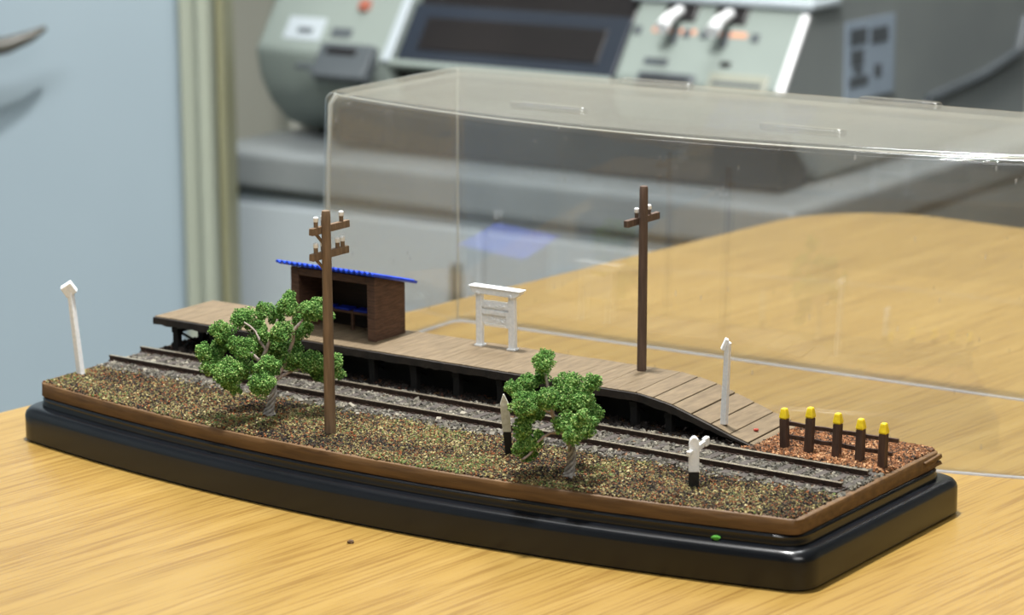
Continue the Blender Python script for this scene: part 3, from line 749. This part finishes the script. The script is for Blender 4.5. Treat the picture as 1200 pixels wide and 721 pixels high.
# ------------------------------------------------------------------ clear cover
CX, CY, CPHI = 52.74, 1024.64, -.5906
CL, CW, CS, CH, DR = 319.9, 100.6, 26., 112.8, 3.7
cov = thing('display_cover', 'large clear acrylic display cover standing empty on the table behind the model railway', 'display cover', wl(CX, CY, 0), CPHI)
def cring(i, z, r): return [(x, y, z) for x, y in outline(CL, 0, 0, CW, CS, r, i)]
def shell(off):
    rr = []
    for t in (0, .25, .5, .75, .955): rr.append(cring(DR*t+off, CH*t, 5.5-off*.5))
    zt = CH-off; i0 = DR*.97+off
    for a in np.linspace(0, pi/2, 6)[1:]:
        rr.append(cring(i0+3.6*(1-cos(a)), zt-3.6+3.6*sin(a), 5.5+a*1.2))
    return rr
outer = shell(0); inner = shell(2.0)
mb = MB(); n = len(outer[0])
mb.rings(outer, 0, cap=False); mb.add(outer[-1], [tuple(range(n))])
mb.rings(inner, 0, cap=False); mb.add(inner[-1], [tuple(range(n))[::-1]])
mb.rings([outer[0], inner[0]], 1, cap=False)
def lift(r, z, g): return [(x, y, z) for x, y, _ in cring(g, 0, 5.5)]
rim = MB(); rim.rings([lift(0, .02, -.05), lift(0, .55, -.03), lift(0, .55, 2.05), lift(0, .02, 2.05), lift(0, .02, -.05)], 0, cap=False)
rim.build('rim', M['acrylic_rim'], cov, smooth=0)
mb.build('clear_box', [M['acrylic'], M['acrylic_rim']], cov, smooth=40, recalc=False)
def edge_light():  # pale strips painting the light piped along the cover's edges
    m = bpy.data.materials.new('painted_edge_light'); m.use_nodes = True; nt = m.node_tree
    b = nt.nodes['Principled BSDF']; b.inputs['Base Color'].default_value = hexc(215, 216, 206); b.inputs['Roughness'].default_value = .2; b.inputs['Alpha'].default_value = .5
    return m
M['edge_light'] = edge_light()
def edge(path, r, nm): MB().tube(path, r, 8).build(nm, M['edge_light'], cov, smooth=60)
for sx in (-1, 1):
    edge([(sx*(CL/2-1.9-DR*t), 2.6+DR*t, CH*t) for t in (.01, .3, .6, .95)]+[(sx*(CL/2-3.5-DR), 4.5+DR, CH-1.6)], .95, 'corner_edge')
    edge([(sx*(CL/2-1.9-DR*t), CW-2-DR*t, CH*t) for t in (.01, .3, .6, .95)]+[(sx*(CL/2-3.5-DR), CW-4-DR, CH-1.6)], .5, 'corner_edge')
hh = CL/2-DR-5
edge([(t, DR+2.2-CS*(1-(2*t/(CL-2*DR))**2), CH-1.3) for t in np.linspace(-hh, hh, 30)], .3, 'top_edge')
for (px_, py_) in ((-53, 10.5), (55, 12.5), (-53, 90), (55, 92)):
    mb = MB(); rr = []
    for i, z in ((0, -.05), (.1, .6), (.6, 1.15), (1.5, 1.35)):
        w, h = 17.5-i, 3.0-i; ring = []
        for k in range(24):
            a = 2*pi*k/24; sx = (w-h) if cos(a) > 0 else -(w-h); ring.append((px_+sx+h*cos(a), py_+h*sin(a), CH+z))
        rr.append(ring)
    mb.rings(rr, 0, cap=False); mb.add(rr[-1], [tuple(range(24))]); mb.build('moulded_pad', M['acrylic'], cov, smooth=60, recalc=False)

# ------------------------------------------------------------------ bits on the table and base
def crumb(name, lab, loc, r, m):
    o = MB().blob((0, 0, r*.55), r, (1.2, .9, .7), lump=.5).build(name, m, loc=loc, smooth=0); tag(o, lab, 'crumb')
crumb('brown_crumb', 'tiny brown crumb lying alone on the table in front of the base', dio(17.2, -35.2, 0), .95, M['brown_crumb'])
crumb('green_crumb', 'tiny green crumb of foliage resting on the black base ledge', dio(134, -2.3, 12.7), 1.2, M['green_crumb'])
crumb('red_crumb', 'tiny red crumb lying on the platform ramp beside the white post', dio(100.6, 80.1, 24.1), .8, M['red_crumb'])

# ------------------------------------------------------------------ office machine on a bench behind
MX, MY, MPHI = 196.67, 2011.08, -.6
def mach(u, v, z):
    c, s_ = cos(MPHI), sin(MPHI); return wl(MX+c*u-s_*v, MY+s_*u+c*v, z)
BT = -90
mc = thing('office_machine', 'big grey-green office machine with sloping control panel and dark window in the background', 'machine', mach(0, 0, BT), MPHI)
k_ = .72
def pv(s_): return k_*s_
# side profile (v, z above bench)
Z0 = -BT-15          # panel foot height
prof = [(60, 2), (40, 10), (18, 30), (6, 50), (0, Z0), (pv(62), Z0+62), (pv(62)+6, Z0+76), (430, Z0+76), (430, 2)]
def body(u0, u1, nm, m, pr=prof, side=None):
    mb = MB(); mb.prism(pr, lambda a, b, t: (t, a, b), u0, u1)
    if side: mb.mi[-1] = 1; mb.mi[-2] = 1
    return mb.build(nm, [m]+([side] if side else []), mc, bevel=5, seg=3, smooth=40)
body(-493, -354, 'left_housing', M['machine'])
body(-147, 0, 'right_housing', M['machine'], side=M['machine_side'])
rec = [(70, 2), (50, 10), (28, 30), (10, 50), (6, Z0-3), (pv(62)+9, Z0+60), (pv(62)+14, Z0+72), (430, Z0+72), (430, 2)]
body(-354, -147, 'centre_housing', M['nearblack'], pr=rec)
def onpanel(u0, u1, s0, s1, out, dep, nm, m, par=mc, bev=1.5):
    """flat piece lying on the sloping panel, s up the slope (as height)"""
    nv, nzz = -1/sqrt(1+k_*k_), k_/sqrt(1+k_*k_)
    mb = MB(); rr = []
    vs = []
    for u in (u0, u1):
        for s_ in (s0, s1):
            for d in (out-dep, out):
                vs.append((u, pv(s_)+nv*d, Z0+s_+nzz*d))
    mb.add(vs, [(0, 1, 3, 2), (4, 6, 7, 5), (0, 4, 5, 1), (2, 3, 7, 6), (0, 2, 6, 4), (1, 5, 7, 3)])
    return mb.build(nm, m, par, bevel=bev, seg=2, smooth=0)
MB().box(-352, -1, -3, 40, 2, 44).build('toe_shade_box', M['nearblack'], mc, bevel=1)  # solid dark box painting the shade of the gap below the panel
w = onpanel(-350, -147, 1, 43, -1, 3, 'display_window', M['glassdark'])
onpanel(-333, -164, 9, 33, .2, 1.5, 'screen', M['nearblack'], par=w)
onpanel(-354, -147, -4, .5, 1.5, 8, 'window_sill', M['machine'])
onpanel(-362, -353.5, -2, 62, 2, 4, 'edge_strip', M['cabinet'])
onpanel(-6, 1, -2, 52, 2, 5, 'edge_strip', M['insulator'])
onpanel(-468, -430, 9, 26, .6, 1, 'label_sticker', M['cabinet'])
onpanel(-421, -400, 12.5, 20, .6, 1, 'marking', M['slotgrey'])
onpanel(-455, -440, 14, 18, 1, 1, 'marking', M['slotgrey'], bev=.3)
onpanel(-440, -418, -14, -10, 6, 4, 'marking', M['slotgrey'])
onpanel(-402, -392, 33, 41, 4, 6, 'button', M['redbtn'])
s1 = onpanel(-420, -367, -19, 6, 8, 12, 'coin_slot', M['slotgrey']); onpanel(-412, -382, -3, 2, 8.6, 2, 'slot_mouth', M['nearblack'], par=s1, bev=.5)
mb = MB().box(-405, -350, -6, 60, 6, 36); mb.build('tray_recess', M['nearblack'], mc, bevel=4)
for u in (-106, -63):
    nb_ = onpanel(u-14, u+14, 42, 56, 2, 3, 'lever_plate', M['nearblack'])
    mb = MB(); mb.tube([(u, pv(48)-3, Z0+50), (u+1, pv(40)-16, Z0+46), (u+2, pv(34)-22, Z0+40)], [4, 4.5, 5.5], 12); mb.build('lever', M['insulator'], nb_)
    onpanel(u-3, u+4, 26, 38, .8, 1, 'stem_shadow', M['slotgrey'])  # shadow of the lever stem, painted as a grey strip
    onpanel(u-20, u+18, 33.5, 37, .5, .8, 'orange_marking', M['orange'], bev=.2)
    onpanel(u-36, u-29, 31, 37, .8, .8, 'marking', M['slotgrey'], bev=.4)
    onpanel(u+22, u+29, 31, 37, .8, .8, 'marking', M['slotgrey'], bev=.4)
onpanel(-124, -103, 11, 16, .6, .8, 'marking', M['slotgrey'])
s1 = onpanel(-124, -75, -4, 6, 3, 4, 'card_slot', M['slotgrey']); onpanel(-120, -79, -1, 2, 3.4, 1, 'slot_mouth', M['nearblack'], par=s1, bev=.3)
onpanel(-59, -50, 13, 17, .6, .8, 'marking', M['nearblack'])
s1 = onpanel(-64, -14, -4, 9, 2, 3, 'card_slot', M['machine_low']); onpanel(-60, -18, 0, 3, 2.4, 1, 'slot_mouth', M['slotgrey'], par=s1, bev=.3)
mb = MB(); mb.box(-152, 4, pv(57)-6, pv(57)+40, Z0+55, Z0+62); mb.build('top_lip', M['cabinet'], mc, bevel=2)
mb = MB(); mb.box(1.0, 2.2, 92, 172, -BT-34, -BT+26); lab = mb.build('paper_notice', M['paper'], mc, smooth=0)
for (a, b, c, d) in ((98, 125, 8, 20), (100, 120, -8, 4), (132, 160, 6, 18), (98, 128, -24, -16), (138, 150, -20, -10), (106, 118, -14, -9)):
    MB().box(2.2, 2.6, a, b, -BT+c, -BT+d).build('print', M['slotgrey'], lab, smooth=0)
mb = MB(); mb.tube([(2, 230, 42), (3, 330, 50), (3, 400, 62), (2, 415, 90)], 4, 8); mb.build('side_moulding', M['slotgrey'], mc)
bk = thing('dark_gap_box', 'black box added for the dark gap behind the right end of the office machine', 'cabinet', mach(80, 440, FL), MPHI)  # black box added to fill the dark gap beside the machine
MB().box(-60, 500, 0, 300, 0, 900).build('casing', M['nearblack'], bk, bevel=5)
MB().box(-40, 480, -8, 0, 60, 860).build('door', M['nearblack'], bk, bevel=3)

bn = thing('service_bench', 'thick grey topped bench with pale cabinet front under the office machine', 'bench', mach(0, 0, FL), MPHI)
zt = BT-FL
MB().box(-508, 40, -52, 430, zt-32, zt).build('benchtop', M['bench'], bn, bevel=6, seg=3)
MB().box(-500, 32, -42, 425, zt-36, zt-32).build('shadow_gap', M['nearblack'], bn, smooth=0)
MB().box(-504, 34, -40, 428, 0, zt-36).build('carcass', M['cabinet'], bn, bevel=2)
MB().box(34, 38, -38, 426, 0, zt-36).build('end_panel', M['machine_side'], bn, bevel=1)
for i in range(2):
    u = -498+i*266; d = MB().box(u, u+262, -46, -40, 70, zt-44).build('door', M['cabinet'], bn, bevel=2)
    MB().box(u+240, u+246, -56, -46, zt-150, zt-70).build('handle', M['steel'], d, bevel=1)

# ------------------------------------------------------------------ lights
def area(name, loc, size, power, col=(1, 1, 1), tgt=None):
    l = bpy.data.lights.new(name, 'AREA'); l.shape = 'RECTANGLE'; l.size, l.size_y = size; l.energy = power; l.color = col
    o = bpy.data.objects.new(name, l); COL.objects.link(o); o.location = loc
    if tgt is not None: o.rotation_euler = (Vector(tgt)-Vector(loc)).to_track_quat('-Z', 'Y').to_euler()
    o['kind'] = 'helper'; return o
area('ceiling_or_fill_light', (-.5, .75, TZ+1.75), (1.3, .28), 5, (1, .99, .97), (-.2, .95, TZ))
area('ceiling_or_fill_light', (.35, 2.15, TZ+1.8), (1.5, .4), 34, (.96, .99, 1), (.1, 2.15, TZ))  # added over the back of the room to brighten the background
cl = area('ceiling_or_fill_light', (-.2, .1, TZ+1.8), (1.6, .5), 6.5, (.98, .99, 1), (-.1, 2.1, TZ+.15)); cl.data.spread = radians(56)  # narrow beam added to lift the door and far walls
area('overhead_lamp_light', (-.04, .97, TZ+1.3), (.08, .08), 31, (1, .98, .95), (-.04, .95, TZ))  # small concentrated overhead lamp, follows the shadows below the trees
area('ceiling_or_fill_light', (.35, -.45, TZ+1.1), (.9, .5), 9, (1, .99, .97), (0, .95, TZ+.03))  # fill added above the camera to brighten upright fronts
wd = bpy.data.worlds.new('World'); sc.world = wd; wd.use_nodes = True
wd.node_tree.nodes['Background'].inputs[0].default_value = (.9, .95, 1, 1); wd.node_tree.nodes['Background'].inputs[1].default_value = .5

# ------------------------------------------------------------------ camera
cd = bpy.data.cameras.new('camera'); cam = bpy.data.objects.new('camera', cd); COL.objects.link(cam)
Hc, pitch, roll, f = 267.4774, .2155, -.0061, 3289.5
fw = Vector((0, cos(pitch), -sin(pitch))); up = Vector((0, sin(pitch), cos(pitch))); rt = Vector((1, 0, 0))
r2 = rt*cos(roll)+up*sin(roll); u2 = up*cos(roll)-rt*sin(roll)
mw = Matrix((r2, u2, -fw)).transposed().to_4x4(); mw.translation = wl(0, 0, Hc)
cam.matrix_world = mw
cd.sensor_width = 36; cd.lens = f/1200*36; cd.clip_start = .05; cd.clip_end = 30
cd.dof.use_dof = True; cd.dof.focus_distance = 940*S; cd.dof.aperture_fstop = 19
sc.camera = cam
sc.view_settings.view_transform = 'Standard'; sc.view_settings.look = 'None'; sc.view_settings.exposure = 0
sc.cycles.transparent_max_bounces = 32; sc.cycles.max_bounces = 10
